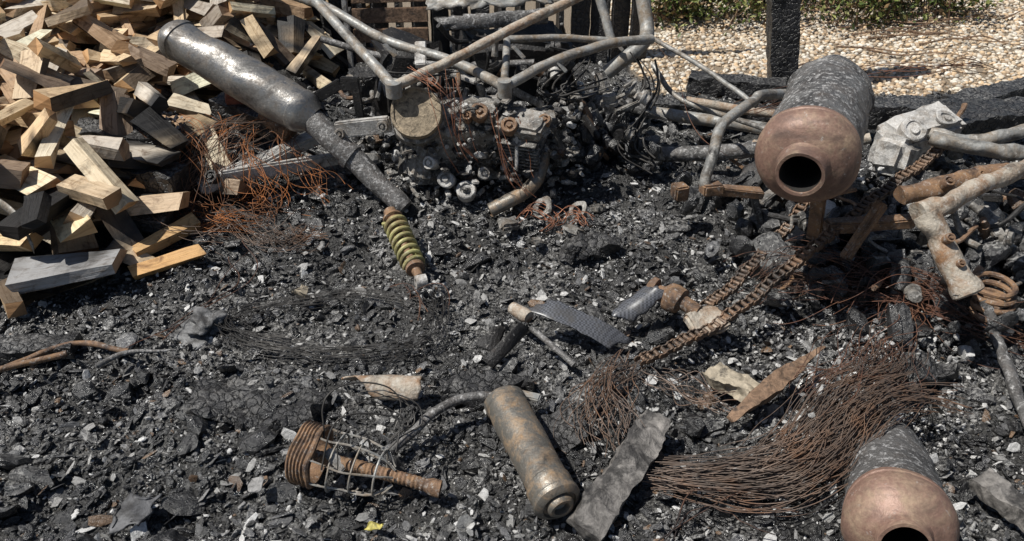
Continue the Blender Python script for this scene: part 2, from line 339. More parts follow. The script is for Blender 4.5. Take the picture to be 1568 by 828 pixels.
# gravel
n=17000;x=U(.7,5.2,n);y=U(4.2,6.6,n);k=burnt(x,y)<.55;x,y=x[k],y[k];n=len(x);s=U(.006,.017,n)
pal=np.array([(.72,.58,.42),(.82,.72,.58),(.50,.37,.25),(.60,.54,.45),(.74,.54,.34),(.88,.81,.70)]);cc=pal[rng.integers(0,6,n)]*U(.7,1.1,n)[:,None]
r=lumps(vbs,np.c_[x,y,H(x,y)+s*.3],s[:,None]*np.c_[U(.9,1.5,n),U(.8,1.1,n),U(.5,.9,n)],roty(n,.25),cc)
build('gravel',r[0],[r[1]],M_gravel,col=r[2],smooth=True)
# ---------------------------------------------------------------- firewood pile
gxs=np.arange(-5.2,-.6,.02);gys=np.arange(2.0,6.4,.02);mx,my=np.meshgrid(gxs,gys);HM=H(mx,my,False)
def hm(x,y):
    a=np.clip(((x+5.2)/.02).astype(int),0,len(gxs)-1);b_=np.clip(((y-2.0)/.02).astype(int),0,len(gys)-1);return a,b_
LV=[];LQ=[];LN={};LC=[];LU=[];ln=0
def addlog(c,yaw,L,w,h,ends,char,tint):
    global ln
    k=rng.choice([3,4,4,4,5]);ang=np.sort(np.linspace(0,2*np.pi,k,endpoint=False)+U(-.3,.3,k))+rng.random()*6
    cs=np.c_[np.cos(ang)*w*U(.85,1.2,k),np.sin(ang)*h*U(.85,1.2,k)]*.62
    nr=6;t=np.linspace(-.5,.5,nr)*L
    z0,z1=ends;pitch=math.atan2(z1-z0,L*.8)
    R=np.zeros((nr,k,3));tw=rng.normal(0,.06);tp=rng.uniform(.75,1.25)
    for q in range(nr):
        s_=1+(tp-1)*(q/(nr-1)-.5);jit=cs*s_*(1+U(-.035,.035,(k,1)));a_=tw*(q-2.5)
        jit=np.c_[jit[:,0]*math.cos(a_)-jit[:,1]*math.sin(a_),jit[:,0]*math.sin(a_)+jit[:,1]*math.cos(a_)]
        R[q,:,0]=t[q]+(U(-.010,.010,k) if q in(0,nr-1) else 0);R[q,:,1:]=jit
    cp,sp=math.cos(pitch),math.sin(pitch);cy,sy=math.cos(yaw),math.sin(yaw)
    x=R[...,0]*cp-R[...,2]*sp;z=R[...,0]*sp+R[...,2]*cp;y=R[...,1]
    W=np.stack([x*cy-y*sy+c[0],x*sy+y*cy+c[1],z+c[2]],-1)
    bark=rng.integers(0,k) if rng.random()<.5 else -1
    o=rng.random(2)*20
    def colr(base,P):
        d=char+.6*(vn(P[:,0]*11,P[:,1]*11+P[:,2]*9,21)-.5)
        m=sst(.35,.6,d)[:,None];cc=np.asarray(base)*(1-m)+np.array([.018,.017,.017])*m;return np.c_[np.minimum(cc,.92),np.ones(len(P))]
    for e in range(k):
        e2=(e+1)%k;P=np.stack([W[:,e],W[:,e2]],1).reshape(-1,3)
        wd=np.linalg.norm(W[0,e]-W[0,e2]);base=(np.array([.15,.11,.075]) if e==bark else tint*rng.uniform(.75,1.15))
        uv=np.stack([np.stack([t+o[0],np.full(nr,o[1]+e)],-1),np.stack([t+o[0],np.full(nr,o[1]+e+wd)],-1)],1).reshape(-1,2)
        q=np.arange(nr-1)*2;LQ.append(np.stack([q,q+1,q+3,q+2],-1)[:,::-1]+ln)
        LV.append(P);LC.append(colr(base,P));LU.append(uv);ln+=len(P)
    for q in (0,nr-1):
        P=W[q];idx=np.arange(k)+ln
        LN.setdefault(k,[]).append(idx if q else idx[::-1]);LV.append(P);LC.append(colr(tint*np.array([.78,.60,.45]),P));LU.append(cs*.35+o);ln+=k
tints=[np.array(t) for t in ((.86,.72,.51),(.74,.54,.33),(.50,.34,.21),(.92,.81,.62),(.34,.25,.18),(.64,.50,.34),(.52,.46,.39),(.80,.62,.40),(.62,.56,.48))]
cand=[]
for q in range(1500):
    x=rng.uniform(-4.6,-.95);y=rng.uniform(2.3,5.6)
    d=float(heapd(np.array(x),np.array(y)))
    if d<.0 or x<-(y*.78+.9): continue
    cand.append((x,y,d))
for q,(x,y,d) in enumerate(cand):
    L=rng.uniform(.16,.33);w=rng.uniform(.05,.13);h=rng.uniform(.03,.075);yaw=rng.uniform(0,math.pi)
    if rng.random()<.4: yaw=rng.normal(-.4,.5)
    dx,dy=math.cos(yaw)*L*.4,math.sin(yaw)*L*.4
    ts=np.linspace(-1,1,9);px=x+dx*ts;py=y+dy*ts;a_,b_=hm(px,py);hh=HM[b_,a_]
    z0=hh[:4].max();z1=hh[5:].max();zm=max((z0+z1)/2,hh[4]-.01)
    if abs(z1-z0)>L*.9: z1=z0+math.copysign(L*.9,z1-z0)
    c=(x,y,zm+h*.45)
    char=.64-d*1.25+rng.uniform(-.32,.32)+(.2 if rng.random()<.08 else 0)
    addlog(c,yaw,L,w,h,(z0,z1),char,tints[rng.integers(0,9)])
    nrm=np.array([-math.sin(yaw),math.cos(yaw)])
    for sft in np.linspace(-.5,.5,5):
        for s2 in np.linspace(-1.1,1.1,13):
            a_,b_=hm(np.array(x+dx*s2+nrm[0]*w*sft),np.array(y+dy*s2+nrm[1]*w*sft));HM[b_,a_]=max(HM[b_,a_],min(zm+(z1-z0)/2*s2+h*.8,.95))
for (x,y,z,yaw,L,w,h,ch,ti) in [(-1.55,2.30,.12,.15,.34,.16,.05,.44,(.42,.42,.43)),(-1.42,2.62,.19,.12,.36,.12,.07,.15,(.82,.62,.42)),(-1.25,2.40,.07,.5,.26,.06,.05,.1,(.7,.42,.18)),(-1.85,2.42,.16,-.2,.3,.1,.06,.1,(.80,.62,.38)),(-1.3,2.54,.1,.9,.25,.07,.05,.15,(.65,.42,.2)),(-1.95,2.7,.22,.9,.34,.12,.05,.05,(.9,.76,.5)),(-1.72,2.2,.06,-.9,.22,.07,.05,.3,(.5,.36,.22)),(-1.15,2.86,.16,-.5,.2,.08,.06,.45,(.55,.42,.3)),(-1.6,2.5,.2,-.9,.28,.1,.05,.2,(.9,.76,.5)),(-2.1,2.36,.1,.3,.26,.09,.06,.3,(.6,.42,.25)),(-1.35,3.05,.3,1.2,.24,.08,.06,.4,(.72,.55,.35)),(-1.75,2.28,.05,.1,.3,.08,.05,.55,(.5,.4,.3)),(-1.95,2.15,.05,-.3,.24,.07,.05,.6,(.5,.4,.3))]:
    addlog((x,y,z),yaw,L,w,h,(0,0.02),ch,np.array(ti))
build('firewood_pile',np.concatenate(LV),[np.concatenate(LQ)]+[np.array(LN[k]) for k in LN],M_wood,col=np.concatenate(LC),uv=np.concatenate(LU))
# ---------------------------------------------------------------- alligator-charred timbers
def charbeam(name,p0,p1,w,h,roll=0,parent=None,dent=.010,df=16,cell=.013):
    V,P=gridbox(p0,p1,w,h,cell,roll);V=dentv(V,dent,df);V=dentv(V,dent*.5,df*3);return build(name,V,P,M_all,parent=parent,smooth=True,angle=40)
charbeam('charred_post',(1.575,4.40,-.02),(1.18,4.44,2.3),.15,.15,0,None,.006)
for a in [((-1.78,2.98,.33),(-1.35,2.98,.29),.12,.07),((-1.5,2.8,.24),(-1.3,2.76,.22),.13,.10),((-1.75,2.62,.17),(-1.3,2.60,.13),.09,.05),((-1.3,3.3,.32),(-.98,3.2,.27),.14,.1),((-1.9,1.9,.03),(-1.4,1.98,.03),.09,.04),((1.0,4.3,.08),(1.5,4.15,.08),.14,.1),((2.3,3.9,.08),(3.0,4.2,.1),.14,.1),((1.7,3.6,.18),(2.4,3.5,.2),.16,.1),((-.9,4.2,.1),(-.3,4.3,.12),.16,.12),((.5,3.9,.1),(1.3,3.75,.1),.1,.08),((1.75,3.1,.3),(2.3,3.2,.33),.16,.1)]:
    charbeam('charred_timber',*a)
for a in [((-.95,1.74,-.005),(-.55,1.70,.0),.18,.06),((-.2,1.76,.03),(.06,1.77,.03),.07,.05),((.85,2.6,.05),(1.1,2.48,.04),.14,.06),((-.5,1.2,.0),(-.25,1.10,.0),.09,.05),((.2,2.55,.02),(.4,2.6,.03),.1,.05),((.05,1.55,.02),(.2,1.62,.02),.09,.05),((.72,2.9,.06),(.95,3.0,.06),.12,.07),((1.15,1.75,.05),(1.3,1.85,.06),.1,.06)]:
    charbeam('charcoal_slab',*a,dent=.028,df=14)
w_=empty('charred_timber_wall')
for q,x in enumerate(np.arange(-2.2,.86,.125)):
    hgt=rng.uniform(.9,1.4);charbeam('board_%d'%q,(x,4.95+rng.uniform(-.01,.01),-.03),(x+rng.uniform(-.01,.01),4.95,hgt),.03,.115,0,w_,.003)
pl=empty('slatted_pallet')
for q in range(5):
    part(pl,'slat_%d'%q,[barg((-.95,4.72+.01*q,.1+q*.115),(-.5,4.72+.01*q,.11+q*.115),.02,.085)],M_brw,dent=.003)
part(pl,'upright',[barg((-.98,4.69,.0),(-.98,4.7,.75),.03,.03)],M_alu)
# hedge
n=14000;cx=U(1.0,3.4,70);cy=U(5.65,6.7,70);cz=U(.05,.45,70);k=rng.integers(0,70,n)
P=np.c_[cx[k],cy[k],cz[k]]+rng.normal(0,.13,(n,3));P[:,2]=np.abs(P[:,2])
q=np.array([(-1,0,0),(0,.45,.1),(1,0,0),(0,-.45,.1)])*.022
R=rotm(n);v=(np.einsum('nij,kj->nki',R,q)*U(.6,1.5,n)[:,None,None]+P[:,None]).reshape(-1,3)
lc=np.array([(.08,.12,.03),(.16,.20,.05),(.34,.34,.12),(.04,.05,.02),(.30,.20,.10)])[rng.integers(0,5,n)]*U(.6,1.2,n)[:,None]
stems=[tubeg(cat([(cx[i],cy[i],0),(cx[i]+rng.uniform(-.1,.1),cy[i],cz[i]*.6),(cx[i]+rng.uniform(-.2,.2),cy[i]+rng.uniform(-.1,.1),cz[i]+.15)]),[.008,.002],5) for i in range(70)]
hp=empty('hedge');build('foliage',v,[np.arange(4*n).reshape(-1,4)],M_leaf,col=np.c_[np.repeat(lc,4,0),np.ones(4*n)],parent=hp);part(hp,'stems',stems,M_brw)
tw=[]
for q in range(34):
    x=rng.uniform(1.7,4);y=rng.uniform(4.6,6.3);a=rng.uniform(-.6,.6);L=rng.uniform(.2,.8)
    tw.append(tubeg(cat([(x+L*t*math.cos(a),y+L*t*math.sin(a)+rng.uniform(-.03,.03),.02+rng.uniform(0,.05)) for t in (0,.33,.66,1)],5),[.007,.002],5))
part(None,'fallen_twigs',tw,M_brw)
# ---------------------------------------------------------------- mufflers
def cap_prof(L0,r,rs,ls):
    return [(L0,r*1.0),(L0+.003,r*1.045),(L0+.016,r*1.05),(L0+.020,r*1.02),(L0+.026,r*1.02),(L0+.030,r*1.06),(L0+.045,r*1.065),(L0+.06,r*1.03),(L0+.082,r*.94),(L0+.096,r*.82),(L0+.102,r*.70),(L0+.106,rs*1.32),(L0+.112,rs*1.12),(L0+.125,rs*1.01),(L0+.125+ls,rs),(L0+.130+ls,rs*.97),(L0+.129+ls,rs*.84),(L0+.12+ls,rs*.82)]
def bore(L0,rs,ls): return [(L0+.121+ls,rs*.82),(L0+.02,rs*.80),(L0-.05,rs*.78),(L0-.055,.001)]
e=empty('exhaust_muffler')
bk=(1.10,2.60,.645);fr=(.81,2.0,.61);L=.50
part(e,'shell',[lathe(bk,fr,[(-.02,.001),(-.02,.10),(0,.124),(.02,.133),(.05,.135),(.055,.142),(.07,.142),(.075,.136)]+[(.08+i*.04,.137+.0004*i) for i in range(1,10)]+[(L-.03,.141),(L+.005,.143)],64)],M_mbody,dent=.007,df=16)
part(e,'end_cap',[lathe(bk,fr,cap_prof(L-.02,.142,.070,.035),64)],M_cop,dent=.0035,df=11)
part(e,'outlet_bore',[lathe(bk,fr,bore(L-.02,.070,.035),40)],M_bore)
part(e,'mount_bracket',[barg((1.0,2.3,.5),(1.05,2.35,.2),.05,.012),barg((.9,2.2,.44),(1.12,2.3,.43),.04,.012)],M_rust,dent=.004)
e=empty('exhaust_muffler.001')
bk=(1.02,1.54,.0);fr=(.83,1.06,.205);L=.42
part(e,'shell',[lathe(bk,fr,[(0,.001),(0,.08),(.02,.104),(.04,.109)]+[(.04+i*.04,.111) for i in range(1,9)]+[(L,.112)],64)],M_mbody,dent=.009,df=16)
part(e,'end_cap',[lathe(bk,fr,cap_prof(L-.03,.113,.058,.02),64)],M_cop,dent=.005,df=11)
part(e,'outlet_bore',[lathe(bk,fr,bore(L-.03,.058,.02),40)],M_bore)
e=empty('exhaust_muffler.002')
a=(-1.42,3.30,.63);b2=(-.85,3.05,.38)
Lm=float(np.linalg.norm(np.array(a)-np.array(b2)))
part(e,'canister',[lathe(a,b2,[(-.05,.001),(-.05,.032),(-.035,.034),(-.03,.06),(-.012,.078),(0,.083),(.012,.089),(.03,.089),(.034,.084)]+[(.06+i*.04,.0845+.0007*i) for i in range(int((Lm-.12)/.04))]+[(Lm-.05,.090),(Lm-.045,.094),(Lm-.02,.094),(Lm,.088),(Lm+.04,.06),(Lm+.05,.055)],56)],M_pipe,dent=.010,df=12)
part(e,'link_pipe',[tubeg(cat([(-.84,3.045,.375),(-.74,2.99,.3),(-.64,2.95,.22),(-.55,2.9,.14),(-.44,2.84,.06)],8),[.054,.048,.047,.044,.042],24)]+[lathe((-.68,2.965,.25),(-.64,2.95,.22),[(0,.05),(0,.056),(.03,.056),(.03,.05)],24)],M_mbody,dent=.004)
e=empty('exhaust_silencer')
a=(-.03,1.66,.10);b2=(.12,1.27,.09);Lm=.40
part(e,'canister',[lathe(a,b2,[(.0,.001),(.0,.02),(.005,.03),(.010,.047),(.018,.053),(.024,.059),(.045,.060),(.05,.056)]+[(.05+i*.03,.0565) for i in range(1,9)]+[(Lm-.065,.057),(Lm-.06,.061),(Lm-.04,.061),(Lm-.036,.0585),(Lm-.02,.0585),(Lm-.016,.062),(Lm-.004,.061),(Lm+.005,.052),(Lm+.008,.044),(Lm+.002,.041),(Lm+.002,.034),(Lm+.016,.033),(Lm+.022,.028),(Lm+.022,.02),(Lm+.005,.018),(Lm-.01,.001)],56)],M_sil,dent=.003)
part(e,'inlet_pipe',[tubeg(cat([(-.33,1.52,.03),(-.27,1.56,.06),(-.22,1.60,.09),(-.15,1.64,.105),(-.08,1.655,.105),(-.02,1.65,.10)]),.013,16)],M_mbody)
part(e,'clamp_bracket',[barg((.02,1.68,.09),(.08,1.66,.09),.03,.015)],M_frame)
# ---------------------------------------------------------------- motorcycle frame
fr_=empty('motorcycle_frame')
def T(name,pts,r,mat=M_frame,par=None,k=16,dent=.002):
    return part(par or fr_,name,[tubeg(cat(pts),r,k)],mat,dent=dent,df=25)
T('spine_tube',[(-1.0,3.6,.73),(-.81,3.5,.70),(-.54,3.35,.60),(-.25,3.20,.56),(-.03,3.0,.52)],.020)
T('rail_tube',[(-.03,3.0,.52),(.17,3.10,.59),(.40,3.20,.63),(.59,3.30,.62)],.020)
T('cross_rail',[(-.46,2.95,.54),(-.24,3.05,.61),(.04,3.20,.71),(.31,3.30,.81)],.020,M_beige)
T('down_tube',[(-.83,3.40,.75),(-.63,3.15,.64),(-.46,2.95,.54)],.021)
T('strut',[(-.02,3.3,.62),(-.03,3.0,.52)],.016);T('upper_rail',[(-.02,3.3,.62),(.21,3.35,.61),(.46,3.40,.58)],.015)
T('rear_strut',[(.37,3.5,.77),(.43,3.4,.59)],.02);T('headstock_tube',[(.57,3.6,.76),(.60,3.5,.60),(.55,3.4,.55),(.42,3.4,.44)],.032)
T('brace',[(-.24,3.2,.56),(-.03,3.02,.52)],.015);T('brace_2',[(-.25,3.2,.56),(-.46,2.96,.54)],.017,M_beige)
T('stay',[(.60,3.4,.60),(.78,3.2,.54),(.95,2.9,.48)],.010);T('stay_2',[(.66,3.6,.41),(.76,3.4,.32),(1.04,3.2,.28),(1.11,3.1,.28)],.012)
T('lower_rail',[(-.9,3.7,.5),(-.6,3.6,.45),(-.3,3.5,.44),(.1,3.45,.47)],.016,M_mbody)
part(fr_,'headstock_lug',[lathe((-.03,3.0,.48),(-.03,2.99,.56),[(0,.001),(0,.028),(.07,.028),(.07,.001)],20),lathe((-.46,2.95,.50),(-.46,2.94,.57),[(0,.001),(0,.032),(.06,.032),(.06,.001)],20)]+[barg((x,y,z),(x+.05,y-.02,z-.05),.03,.008) for x,y,z in ((-.25,3.2,.56),(.17,3.1,.6),(.43,3.38,.6),(-.54,3.3,.6),(.0,3.15,.64))],M_frame,dent=.002)
def sheet(name,c,bulge,mat,parent=None,n=14,th=.004,crumple=.006,f=14,rag=0):
    c=[np.array(q,float) for q in c];V=[]
    nrm=np.cross(c[1]-c[0],c[3]-c[0]);nrm/=np.linalg.norm(nrm)
    if nrm[2]<0:nrm=-nrm
    ctr=sum(c)/4
    for i in range(n+1):
        for j in range(n+1):
            u,v=i/n,j/n;p=(c[0]*(1-u)+c[1]*u)*(1-v)+(c[3]*(1-u)+c[2]*u)*v
            if rag: p=p+(ctr-p)*rag*(2*max(abs(u-.5),abs(v-.5)))**3*float(vn(p[0]*45,p[1]*45,44))*2
            p=p+nrm*(bulge*4*v*(1-v)+crumple*2*(float(vn(p[0]*f,p[1]*f,40))-.5));V.append(p)
    i=np.arange(n)[:,None]*(n+1);j=np.arange(n)[None];F=np.stack([i+j,i+n+1+j,i+n+2+j,i+j+1],-1).reshape(-1,4)
    o=build(name,np.array(V),[F],mat,smooth=True,parent=parent);m=o.modifiers.new('s','SOLIDIFY');m.thickness=th;return o
sheet('fuel_tank_skin',[(-.40,3.50,.655),(.25,3.54,.70),(.20,4.0,.84),(-.32,4.0,.84)],.05,M_frame,fr_,30,.005,.018,6,.12)
sheet('tank_skirt',[(-.40,3.49,.655),(.24,3.53,.70),(.22,3.52,.63),(-.34,3.48,.59)],.01,M_mbody,fr_,18,.005,.012,10,.2)
part(fr_,'airbox',[boxg((.02,3.62,.40),(.5,.3,.32),(4,0,8),.04,3,3),boxg((-.5,3.65,.32),(.3,.25,.36),(0,10,20),.04,3,3)],M_blk,dent=.04,df=9)
e=empty('burnt_engine_ancillaries')
for nm,m_,cnt in (('black_parts',M_blk,52),('ashy_parts',M_cast,50),('pale_parts',M_alu,10),('rusty_parts',M_rust,14)):
    gs=[]
    for q in range(cnt):
        x=rng.uniform(-.75,.62);y=rng.uniform(3.15,3.6);z=rng.uniform(.12,.56)
        if x>.3 or x<-.5: z=rng.uniform(.1,.42)
        c=np.array([x,y,z]);d=rng.normal(size=3);d/=np.linalg.norm(d);s=rng.uniform(.03,.09);t=rng.integers(0,3)
        if t==0: gs.append(barg(c,c+d*s*1.8,rng.uniform(.015,.05),rng.uniform(.008,.03)))
        elif t==1: r_=rng.uniform(.012,.03);gs.append(lathe(c,c+d*s,[(0,.001),(0,r_),(s*.4,r_),(s*.4,r_*1.3),(s*.6,r_*1.3),(s*.6,r_*.8),(s,r_*.8),(s,.001)],14))
        else: gs.append(tubeg(cat([c,c+d*s+rng.normal(0,.03,3),c+d*s*2.2+rng.normal(0,.05,3)]),rng.uniform(.006,.014),8))
    part(e,nm,gs,m_,dent=.004,df=30)
n=380;x=U(-.75,.65,n);y=U(3.15,3.8,n);z=.08+rng.random(n)*.34*np.exp(-((x-.0)/.5)**2);s=U(.012,.04,n)
r=lumps(vb,np.c_[x,y,z],s[:,None]*np.c_[U(.7,1.5,n),U(.7,1.2,n),U(.5,1,n)],rotm(n),ccol(n,(.74,.16,.06,.02,.02)));build('clinker',r[0],[r[1]],M_char,col=r[2],parent=e)
e=empty('front_fork')
for nm,p,r,mt in [('fork_tube',[(.48,3.6,.21),(.70,3.5,.21),(.95,3.4,.21),(1.18,3.3,.21)],.028,M_frame),('fork_tube_2',[(.65,3.3,.09),(.85,3.25,.12),(1.09,3.2,.16)],.035,M_mbody),('fork_slider',[(.3,3.62,.22),(.52,3.58,.22),(.66,3.53,.21)],.04,M_mbody),('fork_tube_3',[(.8,3.55,.26),(1.05,3.45,.25),(1.25,3.4,.24)],.02,M_beige),('fork_tube_4',[(1.1,3.3,.14),(1.3,3.1,.2),(1.5,3.05,.28)],.022,M_beige)]:
    T(nm,p,r,mt,e)
e=empty('bent_handlebar')
T('bar',[(1.3,3.3,.44),(1.18,3.10,.46),(.97,2.92,.515),(.93,2.88,.51),(.80,2.76,.475),(.77,2.72,.455),(.73,2.62,.40),(.70,2.56,.33),(.705,2.55,.30)],.020,M_frame,e)
part(e,'grip_plate',[barg((.69,2.55,.30),(.93,2.6,.25),.05,.03),boxg((.60,2.50,.315),(.05,.05,.06),(0,0,15),.006),boxg((.72,2.55,.30),(.08,.05,.04),(0,0,15),.006)],M_rust,dent=.006)
part(e,'leg',[barg((.90,2.6,.26),(.965,2.6,.07),.045,.025),barg((.965,2.6,.08),(.975,2.46,-.01),.04,.02)],M_mbody,dent=.006)
# ---------------------------------------------------------------- engine
e=empty('motorcycle_engine')
part(e,'crankcase',[boxg((-.20,3.12,.24),(.36,.24,.30),(10,5,10),.035,3,3),boxg((-.36,3.06,.18),(.20,.2,.22),(-15,20,30),.03,3,3),boxg((.10,3.15,.22),(.28,.2,.24),(0,-12,-8),.03,3,3)],M_cast,dent=.018,df=16)
ax=np.array([.02,-.82,.57]);c0=np.array([-.38,2.98,.41])
part(e,'clutch_cover',[lathe(c0,c0+ax,[(-.08,.075),(-.03,.09),(.0,.100),(.045,.102),(.052,.099),(.052,.090),(.046,.088),(.046,.05),(.05,.02),(.05,.001)],40)],plain('baked_cover',(.40,.32,.22),.7,45,1,.4,.56),dent=.003,df=25)
part(e,'clutch_housing',[lathe(c0,c0+ax,[(-.12,.06),(-.09,.112),(-.05,.114),(-.02,.11),(-.02,.09)],28)],M_cast,dent=.008,df=30)
fa=Vector((-.15,-.35,.92)).normalized();R=fa.to_track_quat('Z','Y').to_euler();R=[math.degrees(q) for q in R]
part(e,'cylinder_fins',[boxg(tuple(Vector((.06,3.0,.20))+fa*.019*q),(.17-.004*(q%2),.13,.007),R,.002,1) for q in range(9)]+[boxg((.045,2.97,.27),(.11,.09,.17),R,.01)],M_cast,dent=.003)
part(e,'cylinder_head',[boxg((.04,2.96,.38),(.2,.13,.07),R,.012,2,2),boxg((-.1,3.0,.42),(.12,.1,.06),R,.012,2,2)],M_cast,dent=.008,df=30)
def cap(c,r,d=(-.05,-.7,.7),th=.02):
    c=np.array(c);return lathe(c,c+np.array(d),[(-.03,r*.9),(0,r),(th*.8,r),(th,r*.9),(th,r*.62),(th*.6,r*.58),(th*.6,r*.35),(th*1.2,r*.32),(th*1.2,.001)],20)
part(e,'cam_caps',[cap((-.13,2.95,.43),.036),cap((-.01,2.91,.39),.033),cap((-.18,2.98,.40),.02),cap((.13,2.94,.40),.025)],M_rust,dent=.003)
part(e,'oil_caps',[cap((-.27,2.92,.15),.036,(-.1,-.8,.5)),cap((-.19,2.90,.11),.042,(0,-.6,.8)),cap((-.33,2.93,.22),.028,(-.3,-.8,.4)),cap((-.12,2.94,.17),.026,(.2,-.8,.4))],M_alu,dent=.005)
T('exhaust_stub',[(.13,3.0,.26),(.12,2.95,.20),(.07,2.90,.12),(-.09,2.84,.05)],.03,M_sil,e)
part(e,'stub_flange',[lathe((.13,3.0,.255),(.12,2.95,.20),[(0,.03),(0,.045),(.015,.045),(.015,.03)],20)],M_alu)
for nm,m_,off_ in (('bolts_and_lugs',M_alu,0),('casting_ribs',M_cast,1),('burnt_fittings',M_blk,2)):
    bl=[]
    for q in range((60,85,60)[off_]):
        x=rng.uniform(-.52,.30);z=rng.uniform(.08,.48);
        if x<-.26 and z>.30: continue
        c=np.array([x,2.97+rng.uniform(-.05,.06),z]);d=np.array([rng.uniform(-.7,.7),-1,rng.uniform(-.4,.9)]);s_=rng.uniform(.7,1.6)
        bl.append(lathe(c,c+d,[(-.02,.007*s_),(.008,.007*s_),(.012,.006*s_),(.012,.001)],6+6*(q%3==0)) if q%2 else barg(c,c+d*rng.uniform(.02,.06),rng.uniform(.01,.035),rng.uniform(.006,.02)))
    part(e,nm,bl,m_,dent=.003,df=40)
part(e,'valve_plate',[barg((-.02,2.92,.36),(.13,2.92,.36),.03,.012),barg((.02,2.91,.35),(.02,2.88,.22),.014,.014),barg((.0,2.91,.34),(.11,2.90,.30),.012,.01)],M_alu,dent=.004)
n=280;x=rng.normal(-.05,.22,n);z=U(.05,.42,n);s=U(.005,.022,n);y=3.03+rng.normal(0,.05,n)
k=(np.abs(x+.1)<.38)&((x>-.26)|(z<.28));r=lumps(vb,np.c_[x,y,z][k],(s[:,None]*np.c_[U(.7,1.4,n),U(.7,1.2,n),U(.4,1,n)])[k],rotm(n)[k],ccol(n,(.50,.22,.17,.08,.03))[k])
build('slag',r[0],[r[1]],M_char,col=r[2],parent=e)
def wires(name,guides,n,spread,rad,mat,parent=None,wand=.4,pts=9,lift=0,k=4,short=.25,floor=True):
    gs=[]
    for q in range(n):
        g=cat(guides[rng.integers(0,len(guides))],6);m=len(g)
        a=rng.uniform(0,short);b_=1-rng.uniform(0,short);t=np.linspace(a,b_,30);ii=np.linspace(0,1,m)
        p=np.stack([np.interp(t,ii,g[:,c]) for c in range(3)],-1)
        s=spread if np.isscalar(spread) else np.interp(t,np.linspace(0,1,len(spread)),spread)[:,None]
        o=rng.normal(0,1,3)*np.array([1,1,.45]);fq=rng.uniform(.5,2.,3);ph=rng.uniform(0,6,3)
        w=np.sin(t[:,None]*fq*6+ph)*wand*np.array([1,1,.6])
        T_=np.gradient(p,axis=0);T_/=np.linalg.norm(T_,axis=1)[:,None]
        off_=(o+w)*s;off_-=T_*(off_*T_).sum(1)[:,None];p=p+off_;p[:,2]+=lift
        if floor: p[:,2]=np.maximum(p[:,2],H(p[:,0],p[:,1],False)+.006+rng.random()*.02)
        gs.append(tubeg(cat(p[::2],3),rad*rng.uniform(.7,1.2),k,False))
    return part(parent,name,gs,mat,angle=None)
wires('hanging_wires',[[(-.25,3.0,.62),(-.22,2.90,.5),(-.2,2.87,.35),(-.12,2.88,.22)],[(-.4,3,.6),(-.3,2.88,.58),(-.22,2.88,.48),(-.2,2.9,.38)],[(-.1,2.95,.5),(-.05,2.86,.35),(0,2.83,.2),(.1,2.8,.1)]],24,.028,.0013,M_copwire,e)
wires('hose_bits',[[(.3,3.3,.6),(.35,3.2,.45),(.25,3.1,.3),(.3,3.0,.1)],[(.5,3.4,.58),(.6,3.3,.4),(.5,3.2,.2),(.65,3.1,.08)],[(-.6,3.3,.6),(-.5,3.3,.5),(-.3,3.3,.45),(0,3.3,.5)],[(.1,3.4,.6),(.3,3.5,.5),(.2,3.3,.4),(.45,3.3,.45)]],16,.05,.004,M_bwire,e)
e=empty('footrest_hanger')
part(e,'silver_plate',[barg((-.72,3.0,.33),(-.49,2.98,.375),.03,.07,.006,2)],M_alu,dent=.006)
part(e,'eyes',[cap((-.70,2.98,.33),.02,(0,-1,.3)),cap((-.52,2.96,.37),.022,(0,-1,.3))],M_cast)
part(e,'black_arm',[barg((-.87,3.1,.40),(-.70,3.1,.50),.02,.045),barg((-.70,3.1,.50),(-.62,3.08,.50),.02,.06),barg((-.64,3.08,.52),(-.63,3.08,.36),.02,.035)],M_blk,dent=.004)
e=empty('swingarm_plate')
part(e,'arm',[barg((-1.25,2.82,.17),(-.86,3.18,.22),.09,.045,.01,3),barg((-1.18,2.84,.2),(-.75,3.1,.16),.03,.06,.008,2)],M_alu,dent=.010)
part(e,'pivot_hole',[cap((-1.2,2.84,.2),.03,(-.2,-.7,.7))],M_blk)
part(e,'canister',[lathe((-1.06,3.2,.33),(-.92,3.12,.26),[(0,.001),(0,.045),(.05,.05),(.14,.052),(.15,.04),(.15,.001)],24)],M_rust,dent=.006)
part(None,'brick',[boxg((-1.18,3.28,.38),(.13,.09,.06),(10,15,20),.006,2,2)],M_brick,dent=.004)
# shock absorber
e=empty('shock_absorber')
a=np.array([-.46,2.63,.14]);b2=np.array([-.34,2.34,.075]);d=(b2-a);Ls=np.linalg.norm(d);d/=Ls
A=np.cross(d,[0,0,1]);A/=np.linalg.norm(A);B=np.cross(d,A);t=np.linspace(0,1,220);an=t*2*np.pi*8
hp=a+d*(t*Ls*.82+.03)[:,None]+(.040-.003*t)[:,None]*(np.cos(an)[:,None]*A+np.sin(an)[:,None]*B)
part(e,'coil_spring',[tubeg(hp,.0085,10)],M_spring)
part(e,'damper_body',[lathe(a,b2,[(-.03,.001),(-.03,.024),(.0,.026),(.01,.038),(.02,.038),(.025,.026),(.16,.024),(.16,.014),(Ls-.03,.014),(Ls-.03,.035),(Ls-.01,.035),(Ls-.005,.018),(Ls+.03,.016),(Ls+.03,.001)],24)],M_rust,dent=.002)
part(e,'eyelet',[lathe(b2+d*.05+A*.02,b2+d*.05-A*.02,[(0,.012),(0,.022),(.04,.022),(.04,.012),(0,.012)],18)],M_alu,dent=.003)
